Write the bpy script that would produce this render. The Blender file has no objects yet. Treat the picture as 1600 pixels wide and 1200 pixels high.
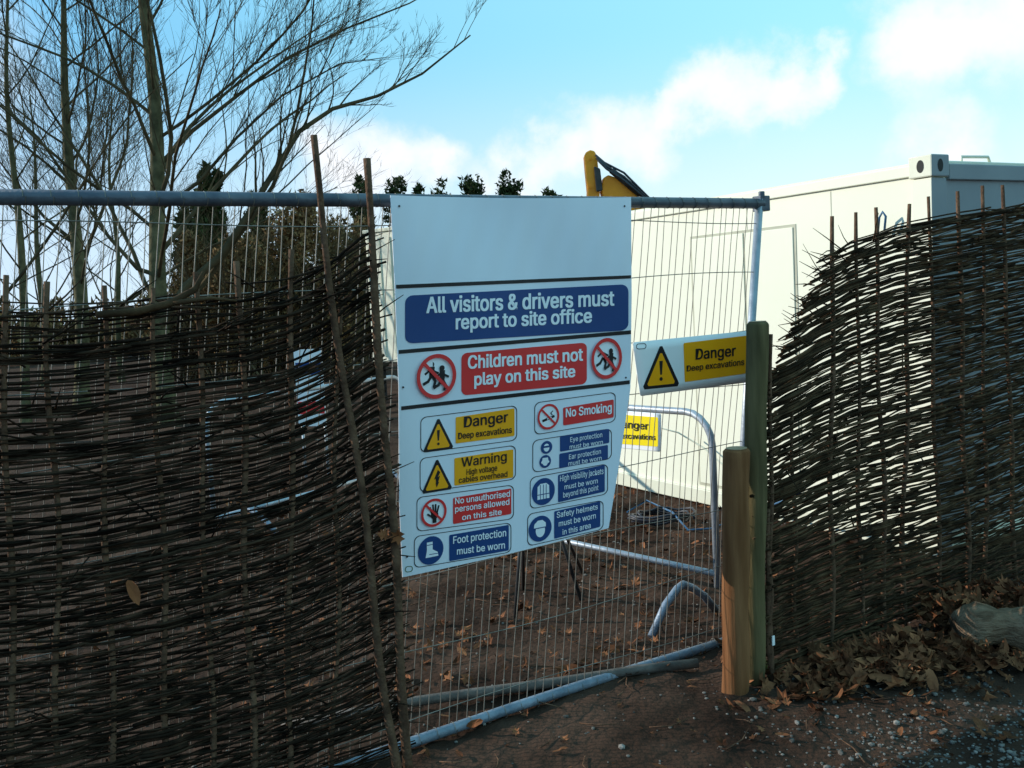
import bpy, bmesh, math, random, os, glob
from mathutils import Vector, Matrix, noise
random.seed(7)
C = bpy.context.scene.collection
V = Vector
F = 1555.0
CAM = V((0, 0, 1.61))
ROT = Matrix.Rotation(math.radians(90 - 4.92), 3, 'X') @ Matrix.Rotation(math.radians(-3.1), 3, 'Z')
def ray(px, py): return ROT @ V(((px - 800) / F, -(py - 600) / F, -1))
def at_z(px, py, z=0.0):
    d = ray(px, py); return CAM + d * ((z - CAM.z) / d.z)
def at_y(px, py, Y):
    d = ray(px, py); return CAM + d * (Y / d.y)
def on_plane(px, py, P, n):
    d = ray(px, py); return CAM + d * ((P - CAM).dot(n) / d.dot(n))
# Blender's own bundled sans face when present, else the built-in one
FONT = None
try:
    for p in sorted(glob.glob(os.path.join(bpy.utils.resource_path('LOCAL'), 'datafiles', 'fonts', '*'))):
        if os.path.basename(p).startswith('Inter'): FONT = bpy.data.fonts.load(p); break
except Exception as ex_: FONT = None

# ---------------------------------------------------------------- materials
def mat(name, c1, c2=None, scale=8, rough=.8, bump=0, bscale=None, island=0, metal=0, detail=6, stretch=None, spec=.3):
    m = bpy.data.materials.new(name); m.use_nodes = True
    nt = m.node_tree; N = nt.nodes; L = nt.links
    b = N['Principled BSDF']; b.inputs['Roughness'].default_value = rough; b.inputs['Metallic'].default_value = metal
    b.inputs['Specular IOR Level'].default_value = spec
    c2 = c2 or c1
    tc = N.new('ShaderNodeTexCoord'); src = tc.outputs['Object']
    if stretch:
        mp = N.new('ShaderNodeMapping'); mp.inputs['Scale'].default_value = stretch; L.new(src, mp.inputs['Vector']); src = mp.outputs[0]
    nz = N.new('ShaderNodeTexNoise'); nz.inputs['Scale'].default_value = scale; nz.inputs['Detail'].default_value = detail
    L.new(src, nz.inputs['Vector'])
    mr = N.new('ShaderNodeMapRange'); mr.inputs[1].default_value = .32; mr.inputs[2].default_value = .68
    L.new(nz.outputs[0], mr.inputs[0])
    mx = N.new('ShaderNodeMix'); mx.data_type = 'RGBA'
    mx.inputs[6].default_value = (*c1, 1); mx.inputs[7].default_value = (*c2, 1)
    L.new(mr.outputs[0], mx.inputs[0]); col = mx.outputs[2]
    if island:
        g = N.new('ShaderNodeNewGeometry'); hs = N.new('ShaderNodeHueSaturation')
        r2 = N.new('ShaderNodeMapRange'); r2.inputs[3].default_value = 1 - island; r2.inputs[4].default_value = 1 + island
        L.new(g.outputs['Random Per Island'], r2.inputs[0]); L.new(r2.outputs[0], hs.inputs['Value']); L.new(col, hs.inputs['Color']); col = hs.outputs[0]
    L.new(col, b.inputs['Base Color'])
    if bump:
        n2 = N.new('ShaderNodeTexNoise'); n2.inputs['Scale'].default_value = bscale or scale * 4; n2.inputs['Detail'].default_value = 8
        L.new(src, n2.inputs['Vector'])
        bp = N.new('ShaderNodeBump'); bp.inputs['Strength'].default_value = bump; bp.inputs['Distance'].default_value = .02
        L.new(n2.outputs[0], bp.inputs['Height']); L.new(bp.outputs[0], b.inputs['Normal'])
    return m
M = dict(
 soil=mat('soil', (.021, .0115, .008), (.074, .044, .031), 2.1, 1.0, 1.0, 26, detail=12, spec=.05),
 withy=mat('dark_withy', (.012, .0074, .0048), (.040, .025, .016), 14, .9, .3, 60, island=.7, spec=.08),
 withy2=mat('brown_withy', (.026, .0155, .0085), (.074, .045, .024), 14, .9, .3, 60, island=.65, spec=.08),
 stake=mat('hazel_bark', (.060, .032, .020), (.15, .085, .052), 18, .9, .5, 70, island=.2, spec=.1),
 cutwood=mat('cut_wood', (.30, .20, .12), (.40, .28, .17), 30, .8),
 bark=mat('tree_bark', (.055, .050, .026), (.15, .130, .070), 6, .9, .6, 25, spec=.1),
 bark2=mat('twig_bark', (.045, .036, .021), (.115, .090, .052), 3, .95, spec=.05),
 log=mat('peeled_post', (.13, .052, .020), (.25, .115, .050), 6, .85, .25, 26, stretch=(4, 4, .4), spec=.1),
 post=mat('treated_post', (.075, .060, .028), (.16, .125, .060), 7, .85, .2, 30, stretch=(4, 4, .4), spec=.1),
 rotlog=mat('rotting_log', (.095, .058, .036), (.26, .175, .115), 9, .95, .9, 30, stretch=(1, 3, 3), spec=.1),
 galv=mat('galvanised_dark', (.055, .07, .095), (.13, .15, .18), 12, .5, .15, 60, metal=.35),
 galv2=mat('galvanised_light', (.27, .31, .36), (.43, .47, .52), 12, .45, .1, 60, metal=.4),
 galv3=mat('galvanised_blue_grey', (.11, .15, .20), (.24, .29, .36), 9, .5, .25, 50, metal=.3),
 wire=mat('fence_wire', (.13, .12, .10), (.27, .25, .22), 20, .5, metal=.4),
 rust=mat('rusty_tube', (.07, .06, .055), (.15, .13, .115), 12, .7, .3, 50, metal=.2),
 cream=mat('cream_paint', (.715, .715, .585), (.765, .765, .64), .9, .55, .06, 4),
 cream2=mat('cream_trim', (.62, .625, .50), (.70, .70, .575), 5, .5, .08, 10),
 seam=mat('cream_seam_shadow', (.36, .36, .28), (.46, .46, .36), 5, .6),
 endshade=mat('end_wall_shade', (.22, .245, .27), (.27, .30, .32), 2, .6, .05, 4),  # cream end face turned from the sun: its shade put into this grey
 hole=mat('dark_recess', (.03, .03, .03)),
 white=mat('sign_white', (.72, .765, .86), (.77, .81, .895), 3, .36, .12, 9, stretch=(1, 1, .35)),
 swhite=mat('sign_plastic_white', (.80, .81, .82), (.84, .85, .86), 5, .4),
 black=mat('sign_black', (.012, .012, .014), rough=.4),
 blue=mat('sign_blue', (.010, .050, .185), (.014, .060, .21), 5, .4),
 red=mat('sign_red', (.70, .030, .030), (.74, .04, .038), 5, .4),
 yellow=mat('sign_yellow', (.92, .36, .004), (.95, .40, .006), 5, .4),
 yellow2=mat('sign_lemon_yellow', (.86, .66, .006), (.90, .70, .008), 5, .4),
 mwhite=mat('mark_white', (.82, .85, .90), rough=.4),
 yel=mat('digger_yellow', (.72, .25, .008), (.84, .32, .015), 4, .5, .1, 20),
 orange=mat('orange_plastic', (.75, .20, .02), (.80, .24, .03), 4, .5),
 dark=mat('dark_steel', (.02, .02, .022), (.05, .05, .05), 10, .5),
 glass=mat('dark_glass', (.03, .04, .05), rough=.1, spec=.6),
 hose=mat('black_hose', (.02, .022, .03), (.04, .045, .06), 20, .45),
 bluehose=mat('blue_hose', (.03, .10, .20), (.05, .14, .26), 20, .45),
 leaf=mat('dead_leaf', (.085, .031, .015), (.215, .092, .042), 9, .9, island=.7, spec=.1),
 leafr=mat('red_dead_leaf', (.14, .045, .018), (.25, .095, .04), 9, .85, island=.3, spec=.1),
 stone=mat('pebble', (.075, .066, .058), (.19, .172, .155), 30, .95, island=.6, spec=.1),
 pine=mat('evergreen_foliage', (.020, .032, .012), (.060, .072, .026), 1.2, .9, island=.6, spec=.05),
 thick=mat('brown_thicket', (.13, .078, .034), (.27, .170, .080), .9, .95, island=.6, spec=.05),
 grass=mat('green_tuft', (.05, .10, .02), (.10, .16, .04), 20, .7, island=.4),
)

# ---------------------------------------------------------------- mesh builder
class MB:
    def __init__(s): s.v = []; s.f = []; s.mi = []; s.smooth = []
    def add(s, vs, fs, mi=0, smooth=False):
        b = len(s.v); s.v += [tuple(x) for x in vs]
        for f in fs: s.f.append([i + b for i in f]); s.mi.append(mi); s.smooth.append(smooth)
    def tube(s, pts, rad, sides=6, caps=True, mi=0):
        n = len(pts)
        if not hasattr(rad, '__len__'): rad = [rad] * n
        vs = []; ref = None
        for i in range(n):
            t = (pts[min(i + 1, n - 1)] - pts[max(i - 1, 0)])
            if t.length < 1e-9: t = V((0, 0, 1))
            t.normalize()
            if ref is None:
                ref = V((0, 0, 1)) if abs(t.z) < .8 else V((1, 0, 0))
            a = (ref - t * ref.dot(t))
            if a.length < 1e-5: a = t.orthogonal()
            a.normalize(); ref = a; b = t.cross(a)
            for k in range(sides):
                w = 2 * math.pi * k / sides
                vs.append(pts[i] + (a * math.cos(w) + b * math.sin(w)) * rad[i])
        fs = []
        for i in range(n - 1):
            for k in range(sides):
                k2 = (k + 1) % sides
                fs.append((i * sides + k, i * sides + k2, (i + 1) * sides + k2, (i + 1) * sides + k))
        s.add(vs, fs, mi, True)
        if caps:
            b = len(s.v) - n * sides
            s.f.append([b + k for k in range(sides)][::-1]); s.mi.append(mi); s.smooth.append(False)
            s.f.append([b + (n - 1) * sides + k for k in range(sides)]); s.mi.append(mi); s.smooth.append(False)
        return s
    def obox(s, o, a, b, c, mi=0):
        vs = [o, o + a, o + a + b, o + b, o + c, o + a + c, o + a + b + c, o + b + c]
        s.add(vs, [(3, 2, 1, 0), (4, 5, 6, 7), (0, 1, 5, 4), (1, 2, 6, 5), (2, 3, 7, 6), (3, 0, 4, 7)], mi); return s
    def build(s, name, mats, parent=None, bevel=0):
        me = bpy.data.meshes.new(name); off = parent_loc(parent)
        me.from_pydata([(x - off[0], y - off[1], z - off[2]) for x, y, z in s.v], [], s.f)
        if not isinstance(mats, (list, tuple)): mats = [mats]
        for m in mats: me.materials.append(m)
        me.polygons.foreach_set('material_index', s.mi); me.polygons.foreach_set('use_smooth', s.smooth)
        me.update(); o = bpy.data.objects.new(name, me); C.objects.link(o)
        if parent is not None: o.parent = parent
        if bevel:
            md = o.modifiers.new('bevel', 'BEVEL'); md.width = bevel; md.segments = 2; md.limit_method = 'ANGLE'
        return o
def parent_loc(p):
    x = V((0, 0, 0))
    while p is not None: x = x + p.location; p = p.parent
    return x
def tag(o, label=None, cat=None, group=None, kind=None):
    if label: o['label'] = label
    if cat: o['category'] = cat
    if group: o['group'] = group
    if kind: o['kind'] = kind
    return o
def empty(name, loc, label, cat, group=None):
    o = bpy.data.objects.new(name, None); C.objects.link(o); o.location = loc; o.empty_display_size = .1
    return tag(o, label, cat, group)
R = random.uniform

# ---------------------------------------------------------------- reference planes
A = at_z(620, 1160); B = at_z(1143, 994)
U = (B - A); U.z = 0; U.normalize()
NF = V((U.y, -U.x, 0))            # fence normal, towards the viewer
def FP(px, py, off=0.0): return on_plane(px, py, A + NF * off, NF)

# ---------------------------------------------------------------- ground
def gh(x, y):
    h = .020 * noise.noise(V((x * 1.3, y * 1.3, 0))) + .010 * noise.noise(V((x * 5, y * 5, 3))) - .034
    d = math.hypot((x - 1.55) / .5, (y - 3.95) / .35)
    h += .05 * math.exp(-d * d)
    return h * (1 if abs(x) < 14 and y < 20 else .5)
def axis(lo, hi, c0, c1, fine):
    out = []; x = c0
    while x < c1: out.append(x); x += fine
    st = fine; x = c1
    while x < hi: out.append(x); st *= 1.22; x += st
    out.append(hi)
    st = fine; x = c0
    while x > lo:
        st *= 1.22; x -= st; out.insert(0, x)
    return out
xs = axis(-320, 320, -2.6, 3.2, .028); ys = axis(-60, 600, 2.4, 7.5, .028)
g = MB(); nx = len(xs)
def fine(x, y):
    if not (abs(x) < 4 and y < 9): return 0
    return .010 * noise.noise(V((x * 9, y * 9, 5))) + .009 * noise.noise(V((x * 23, y * 23, 9))) + .014 * max(0, noise.noise(V((x * 6, y * 6, 15))))
g.add([(x, y, gh(x, y) + fine(x, y)) for y in ys for x in xs],
      [(j * nx + i, j * nx + i + 1, (j + 1) * nx + i + 1, (j + 1) * nx + i) for j in range(len(ys) - 1) for i in range(nx - 1)], smooth=True)
tag(g.build('ground', M['soil']), kind='structure')

# ---------------------------------------------------------------- mesh fence panel
TR = FP(1187, 318); TL0 = FP(0, 308); BR = FP(1143, 997); BL0 = FP(540, 1192)
TL = TR + (TL0 - TR).normalized() * 3.5; BL = BR + (BL0 - BR).normalized() * 3.5
f = empty('mesh_fence_panel', (BR.x, BR.y, 0), 'temporary steel mesh fence panel carrying the big white notice', 'fence')
m = MB(); m.tube([TL, TL.lerp(TR, .5), TR + U * .015], .0235, 12); m.build('top_tube', M['galv'], f)
m = MB(); m.tube([BL.lerp(BR, k / 12) + V((0, 0, .006 * math.sin(k * .9))) for k in range(13)], .0205, 12); m.build('bottom_tube', M['galv3'], f)
m = MB(); m.tube([BR, TR + V((0, 0, .02))], .019, 12); m.build('side_tube', M['galv2'], f)
m = MB(); m.tube([BL, TL], .019, 12); m.build('side_tube', M['galv2'], f)
m = MB(); m.obox(TR + V((-.012, 0, -.035)) - NF * .03, U * .06, NF * .055, V((0, 0, .07))); m.tube([TR + V((.01, 0, .02)), TR + V((.01, 0, .055))], .015, 8)
m.build('clamp', M['galv'], f, .004)
w = MB()
nv = 86
for i in range(1, nv):
    t = i / nv; a = BL.lerp(BR, t); b = TL.lerp(TR, t); pts = []
    ph = R(0, 6); am = R(.002, .008)
    for k in range(13):
        q = k / 12; p = a.lerp(b, q)
        p = p + U * (am * math.sin(q * 5 + ph) - .045 * math.sin(q * math.pi) * max(0, (t - .6)) * 1.2) + NF * (.01 * math.sin(q * 7 + t * 9) * math.sin(math.pi * q) - .002)
        pts.append(p)
    w.tube(pts, .0017, 4, False)
for q in (.04, .17, .31, .45, .59, .71, .84, .96):
    pts = []
    for k in range(45):
        t = k / 44; p = BL.lerp(BR, t).lerp(TL.lerp(TR, t), q + .006 * math.sin(t * 11 + q * 20))
        pts.append(p + NF * (.008 * math.sin(q * 7 + t * 9) * math.sin(math.pi * q) + .003))
    w.tube(pts, .0019, 4, False)
for i in range(46):   # wire ends wrapped round the top and bottom tubes
    for P0_, P1_ in ((TL, TR), (BL, BR)):
        p = P0_.lerp(P1_, (i + .5) / 46); ring = [p + NF * math.cos(a) * .0245 + V((0, 0, 1)) * math.sin(a) * .0245 + U * (a * .0012) for a in [k * .7 for k in range(10)]]
        w.tube(ring, .0015, 3, False)
w.build('wire_mesh', M['wire'], f)

# ---------------------------------------------------------------- sign helpers
def poly_rrect(W, H, r, step=14):
    r = min(r, W / 2 - .01, H / 2 - .01); pts = []
    for cx, cy, a0 in ((W - r, r, -90), (W - r, H - r, 0), (r, H - r, 90), (r, r, 180)):
        for k in range(6):
            a = math.radians(a0 + k * 18); pts.append((cx + r * math.cos(a), cy + r * math.sin(a)))
    out = []
    for i, p in enumerate(pts):
        q = pts[(i + 1) % len(pts)]; n = max(1, int(math.hypot(q[0] - p[0], q[1] - p[1]) / step))
        for k in range(n): out.append((p[0] + (q[0] - p[0]) * k / n, p[1] + (q[1] - p[1]) * k / n))
    return out
def qmap(Q, u, v):
    xl, a, b, xr, c, d = Q[:6]; xlb, xrb = (Q[6], Q[7]) if len(Q) > 6 else (xl, xr)
    yt = a + (c - a) * u; yb = b + (d - b) * u; xt = xl + (xr - xl) * u; xb = xlb + (xrb - xlb) * u
    return xt + (xb - xt) * v, yt + (yb - yt) * v
def fill_shape(S, Q, lift, r=8, material=None, name='panel', parent=None, step=14):
    W = Q[3] - Q[0]; H = Q[2] - Q[1]
    bm = bmesh.new(); bm.faces.new([bm.verts.new((x, y, 0)) for x, y in poly_rrect(W, H, r)])
    for ax, L_ in ((0, W), (1, H)):
        k = step
        while k < L_:
            co = [0, 0, 0]; co[ax] = k; no = [0, 0, 0]; no[ax] = 1
            bmesh.ops.bisect_plane(bm, geom=bm.verts[:] + bm.edges[:] + bm.faces[:], plane_co=co, plane_no=no); k += step
    m = MB(); bm.verts.index_update()
    m.add([S(*qmap(Q, v.co.x / W, v.co.y / H), lift) for v in bm.verts], [[v.index for v in fc.verts] for fc in bm.faces], smooth=True); bm.free()
    return m.build(name, material, parent)
def outline(S, Q, lift, r, th, material, name, parent):
    W = Q[3] - Q[0]; H = Q[2] - Q[1]
    o = poly_rrect(W, H, r); i_ = [(W / 2 + (x - W / 2) * (1 - 2 * th / W), H / 2 + (y - H / 2) * (1 - 2 * th / H)) for x, y in o]
    n = len(o); m = MB()
    m.add([S(*qmap(Q, x / W, y / H), lift) for x, y in o + i_], [(k, (k + 1) % n, n + (k + 1) % n, n + k) for k in range(n)])
    return m.build(name, material, parent)
def textmesh(body):
    cu = bpy.data.curves.new('t', 'FONT'); cu.body = body; cu.size = 1; cu.resolution_u = 3
    if FONT: cu.font = FONT
    ob = bpy.data.objects.new('t', cu); C.objects.link(ob); bpy.context.view_layer.update()
    me = bpy.data.meshes.new_from_object(ob.evaluated_get(bpy.context.evaluated_depsgraph_get()))
    vs = [v.co.copy() for v in me.vertices]; fs = [list(p.vertices) for p in me.polygons]
    bpy.data.objects.remove(ob); bpy.data.curves.remove(cu); bpy.data.meshes.remove(me)
    return vs, fs
def lettering(S, lines, lift, material, parent, bold=.02):
    m = MB()
    for body, Q in lines:      # a heavier face: the letter shapes laid over themselves a hair apart
        vs, fs = textmesh(body)
        x0 = min(v.x for v in vs) - bold; x1 = max(v.x for v in vs) + bold; y0 = min(v.y for v in vs) - bold * .6; y1 = max(v.y for v in vs) + bold * .6
        for n_, (dx, dy) in enumerate(((0, 0), (-1, .5), (1, .5), (-1, -.5), (1, -.5)) if bold else ((0, 0),)):
            m.add([S(*qmap(Q, (v.x + dx * bold - x0) / (x1 - x0), (y1 - v.y - dy * bold) / (y1 - y0)), lift + n_ * .00025) for v in vs], fs)
    return m.build('lettering', material, parent)
class Pict:   # pictogram on a sign, unit coordinates about its middle
    def __init__(s, S, cx, cy, rx, ry, slope, lift, yel='yellow'): s.S = S; s.c = (cx, cy, rx, ry, slope); s.lift = lift; s.mb = MB(); s.n = 0; s.y = yel
    def P(s, x, y):
        cx, cy, rx, ry, k = s.c; return s.S(cx + x * rx, cy - y * ry + k * x * rx, s.lift + s.n * .0005)
    def poly(s, pts, mi): s.n += 1; s.mb.add([s.P(*p) for p in pts], [list(range(len(pts)))], mi)
    def disc(s, x, y, r, mi, r2=None, n=28): s.poly([(x + r * math.cos(2 * math.pi * k / n), y + (r2 or r) * math.sin(2 * math.pi * k / n)) for k in range(n)], mi)
    def ring(s, x, y, r, ri, mi, n=36):
        s.n += 1
        s.mb.add([s.P(x + q * math.cos(2 * math.pi * k / n), y + q * math.sin(2 * math.pi * k / n)) for q in (r, ri) for k in range(n)],
                 [(k, (k + 1) % n, n + (k + 1) % n, n + k) for k in range(n)], mi)
    def stroke(s, pts, w, mi):
        for a, b in zip(pts, pts[1:]):
            dx, dy = b[0] - a[0], b[1] - a[1]; l = math.hypot(dx, dy); ux, uy = dx / l * w / 2, dy / l * w / 2
            s.poly([(a[0] - uy - ux * .6, a[1] + ux - uy * .6), (b[0] - uy + ux * .6, b[1] + ux + uy * .6), (b[0] + uy + ux * .6, b[1] - ux + uy * .6), (a[0] + uy - ux * .6, a[1] - ux - uy * .6)], mi)
    def done(s, name, parent, label=None):
        o = s.mb.build(name, [M['mwhite'], M['black'], M['red'], M[s.y], M['blue']], parent)
        if label: o['label'] = label
        return o
def prohibit(p): p.ring(0, 0, 1, .82, 2); p.stroke([(-.62, .62), (.62, -.62)], .16, 2)
def kids(p):
    p.disc(0, 0, 1, 0)
    for ox, oy in ((-.22, .12), (.3, -.08)):
        p.disc(ox - .02, oy + .42, .13, 1)
        p.stroke([(ox, oy + .25), (ox - .02, oy - .08)], .26, 1)
        p.stroke([(ox - .34, oy + .02), (ox - .08, oy + .2), (ox + .3, oy + .02)], .1, 1)
        p.stroke([(ox - .04, oy - .1), (ox - .2, oy - .32), (ox - .42, oy - .42)], .13, 1)
        p.stroke([(ox + .02, oy - .1), (ox + .16, oy - .34), (ox + .1, oy - .55)], .13, 1)
    prohibit(p)
def triangle(p, what):
    def tri(s_, dy=0): return [(-s_ * .93, -s_ + dy), (-s_, -s_ * .86 + dy), (-s_ * .07, s_ * .97 + dy), (s_ * .07, s_ * .97 + dy), (s_, -s_ * .86 + dy), (s_ * .93, -s_ + dy)]
    p.poly(tri(1), 1); p.poly(tri(.76, -.1), 3)
    if what == 'bang':
        p.poly([(-.10, .28), (.10, .28), (.05, -.38), (-.05, -.38)], 1); p.disc(0, -.58, .09, 1, n=14)
    else:
        p.poly([(.05, .34), (-.2, -.22), (.02, -.16), (.22, .18)], 1); p.poly([(-.1, -.2), (.2, -.02), (.06, -.5), (-.06, -.48)], 1)
        p.poly([(-.1, -.42), (.14, -.42), (-.02, -.74)], 1)

# ---------------------------------------------------------------- the big notice
def bulge(px, py):
    t = max(0, min(1, (py - 330) / 520))
    c_ = max(0, px - 850) / 100; d_ = max(0, py - 560) / 260
    wr = max(0, 1 - abs(py - 375) / 75)
    return (.006 * math.sin(px / 62 + py / 170) * t + .0065 * math.sin(px / 46 - py / 60) * (1 - t) + .0020 * math.sin(px / 6.5 + py / 45) * wr
            + .014 * math.sin(math.pi * min(1, max(0, (px - 610) / 376))) * t + .026 * c_ * c_ * d_)
def S1(px, py, lift=0): return FP(px, py, .036 + bulge(px, py) + lift)
sg = empty('site_safety_sign', tuple(FP(800, 860, .04)), 'large white plastic site safety notice hanging from the mesh fence', 'sign')
def edge(t, pts):
    for (a, b), (c, d) in zip(pts, pts[1:]):
        if t <= c or (c, d) == pts[-1]: return b + (d - b) * (t - a) / (c - a)
LE = [(0, 610), (.2, 616), (.5, 623), (.8, 624), (1, 629)]; RE = [(0, 986), (.3, 987), (.58, 985), (.8, 968), (1, 951)]
m = MB(); ni, nj = 130, 80; vs = []
for j in range(nj + 1):
    t = j / nj; xl = edge(t, LE); xr = edge(t, RE)
    for i in range(ni + 1):
        s_ = i / ni; y = (305 + (902 - 305) * t) * (1 - s_) + (308 + (825 - 308) * t) * s_ + 5 * math.sin(s_ * math.pi) * t * .6 + 3 * math.sin(s_ * math.pi) * (1 - t) ** 4
        vs.append(S1(xl + (xr - xl) * s_, y, 0))
nb = len(vs); vs2 = [v - NF * .0025 for v in vs]
idx = lambda i, j: j * (ni + 1) + i
fs = [(idx(i, j), idx(i, j + 1), idx(i + 1, j + 1), idx(i + 1, j)) for j in range(nj) for i in range(ni)]
fb = [tuple(nb + k for k in q[::-1]) for q in fs]
rim = [idx(i, 0) for i in range(ni)] + [idx(ni, j) for j in range(nj)] + [idx(i, nj) for i in range(ni, 0, -1)] + [idx(0, j) for j in range(nj, 0, -1)]
fr = [(rim[k], rim[(k + 1) % len(rim)], nb + rim[(k + 1) % len(rim)], nb + rim[k]) for k in range(len(rim))]
m.add(vs + vs2, fs + fb, smooth=True); m.add([vs[i] for i in range(nb)] + vs2, fr); m.build('sheet', M['white'], sg)
for px, py in ((624, 322), (976, 322), (630, 605), (978, 590), (636, 870)):
    m = MB(); m.tube([S1(px, py, .001), S1(px, py, .004)], .004, 8); m.build('cable_tie', M['dark'], sg)
for (Q, ) in [((619, 445, 451, 986, 430, 435),), ((623, 547, 553, 986, 516, 522),), ((627, 635, 641, 984, 594, 600),)]:
    fill_shape(S1, Q, .0016, .5, M['black'], 'rule_line', sg, 7)
def panel(Q, mt, name, lines, r=8, label=None, lm='mwhite', bold=.02):
    o = fill_shape(S1, Q, .0018, r, M[mt], name, sg, 10)
    if label: o['label'] = label
    lettering(S1, lines, .0032, M[lm], o, bold)
panel((633, 462, 537, 982, 444, 516), 'blue', 'heading_panel', [('All visitors & drivers must', (666, 463, 490, 960, 453, 478)), ('report to site office', (712, 491, 521, 925, 481, 510))], 12, 'blue panel sending all visitors and drivers to the site office', bold=.024)
panel((721, 552, 618, 917, 535, 600), 'red', 'prohibition_panel', [('Children must not', (731, 555, 577, 911, 543, 564)), ('play on this site', (741, 582, 608, 899, 570, 594))], 9, 'red panel about children', bold=.024)
def vslope(cx, cy): return (338 - cy) / (3160 - cx)
for cx, cy, rx, ry in ((682, 588, 31, 35), (948, 560, 24, 32)):
    p = Pict(S1, cx, cy, rx, ry, vslope(cx, cy), .0020); kids(p); p.done('pictogram', sg, 'red crossed circle over running children')
for Q in ((657, 652, 708, 808, 633, 688), (656, 716, 770, 806, 695, 749), (651, 777, 831, 803, 757, 811), (647, 838, 888, 799, 816, 863),
          (835, 629, 680, 962, 612, 659), (832, 688, 739, 956, 669, 717), (828, 746, 796, 950, 724, 772), (824, 803, 854, 943, 781, 827)):
    outline(S1, Q, .0016, 9, 1.1, M['black'], 'box_outline', sg)
panel((712, 652, 693, 804, 638, 681), 'yellow', 'warning_panel', [('Danger', (725, 651, 673, 794, 643, 664)), ('Deep excavations', (716, 676, 689, 800, 666, 679))], 2, 'yellow deep excavations panel', 'black', .016)
panel((710, 716, 759, 802, 702, 746), 'yellow', 'warning_panel', [('Warning', (721, 715, 734, 792, 705, 724)), ('High voltage', (729, 733, 745, 777, 726, 738)), ('cables overhead', (717, 746, 755, 793, 736, 745))], 2, 'yellow high voltage panel', 'black', .012)
panel((708, 778, 819, 799, 763, 803), 'red', 'prohibition_panel', [('No unauthorised', (711, 778, 788, 797, 766, 776)), ('persons allowed', (711, 791, 803, 796, 779, 791)), ('on this site', (722, 804, 813, 784, 795, 804))], 2, 'red panel about unauthorised persons', bold=.014)
panel((702, 836, 877, 795, 820, 860), 'blue', 'instruction_panel', [('Foot protection', (708, 838, 853, 791, 826, 841)), ('must be worn', (714, 856, 867, 789, 846, 857))], 2, 'blue foot protection panel', bold=.014)
panel((880, 637, 665, 959, 624, 652), 'red', 'prohibition_panel', [('No Smoking', (884, 638, 656, 956, 629, 647))], 2, 'red no smoking panel')
panel((875, 682, 706, 952, 670, 692), 'blue', 'instruction_panel', [('Eye protection', (891, 683, 693, 941, 675, 685)), ('must be worn', (890, 695, 702, 942, 687, 694))], 2, 'blue eye protection panel', bold=.006)
panel((874, 709, 732, 950, 695, 717), 'blue', 'instruction_panel', [('Ear protection', (889, 710, 720, 939, 701, 711)), ('must be worn', (888, 721, 728, 940, 712, 719))], 2, 'blue ear protection panel', bold=.006)
panel((872, 742, 785, 945, 726, 768), 'blue', 'instruction_panel', [('High visibility jackets', (875, 743, 755, 943, 731, 743)), ('must be worn', (882, 757, 765, 934, 747, 755)), ('beyond this point', (880, 769, 780, 935, 757, 768))], 2, 'blue high visibility jackets panel', bold=.008)
panel((866, 799, 842, 938, 783, 823), 'blue', 'instruction_panel', [('Safety helmets', (870, 800, 812, 934, 787, 798)), ('must be worn', (873, 814, 823, 931, 801, 810)), ('in this area', (879, 827, 836, 923, 816, 825))], 2, 'blue safety helmets panel', bold=.010)
for cx, cy, rx, ry, w_, lb in ((685, 679, 23, 25, 'bang', 'yellow triangle with exclamation mark'), (683, 743, 23, 25, 'volt', 'yellow triangle with lightning bolt')):
    p = Pict(S1, cx, cy, rx, ry, vslope(cx, cy), .0020); triangle(p, w_); p.done('pictogram', sg, lb)
p = Pict(S1, 678, 801, 20, 22, -.19, .0020); p.disc(0, 0, 1, 0); p.disc(.05, -.18, .3, 1)
for a, b in (((-.16, -.05), (-.3, .4)), ((-.02, 0), (-.08, .55)), ((.12, 0), (.14, .55)), ((.24, -.05), (.38, .42)), ((-.12, -.3), (-.48, -.05))): p.stroke([a, b], .13, 1)
p.stroke([(.05, -.4), (.05, -.65)], .3, 1); prohibit(p); p.done('pictogram', sg, 'red crossed circle over a raised hand')
p = Pict(S1, 673, 860, 20, 22, -.2, .0020); p.disc(0, 0, 1, 4); p.poly([(-.3, .6), (.15, .6), (.15, .05), (.55, -.2), (.6, -.48), (-.4, -.48), (-.3, 0)], 0); p.stroke([(-.1, -.28), (.55, -.3)], .05, 4); p.stroke([(-.28, .4), (.14, .4)], .05, 4)
p.done('pictogram', sg, 'blue circle with a boot')
p = Pict(S1, 857, 651, 17, 20, -.14, .0020); p.disc(0, 0, 1, 0); p.stroke([(-.5, -.28), (.5, -.02)], .2, 1); p.stroke([(-.1, -.17), (.25, -.08)], .1, 0); p.stroke([(.35, .1), (.2, .25), (.4, .4)], .07, 1); prohibit(p); p.done('pictogram', sg, 'red crossed circle over a cigarette')
for cx, cy, k in ((854, 699, 0), (852, 721, 1)):
    p = Pict(S1, cx, cy, 9, 10, -.15, .0020); p.disc(0, 0, 1, 4); p.disc(0, -.05, .5, 0, .62)
    if k: p.stroke([(-.5, 0), (-.4, .5), (.4, .5), (.5, 0)], .14, 0); p.disc(-.5, -.1, .2, 0); p.disc(.5, -.1, .2, 0)
    else: p.stroke([(-.5, .1), (.5, .1)], .3, 4)
    p.done('pictogram', sg, 'blue circle with a head wearing ' + ('ear muffs' if k else 'goggles'))
p = Pict(S1, 849, 768, 18, 21, -.19, .0020); p.disc(0, 0, 1, 4); p.poly([(-.25, .6), (.25, .6), (.5, .4), (.52, -.55), (-.52, -.55), (-.5, .4)], 0)
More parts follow.
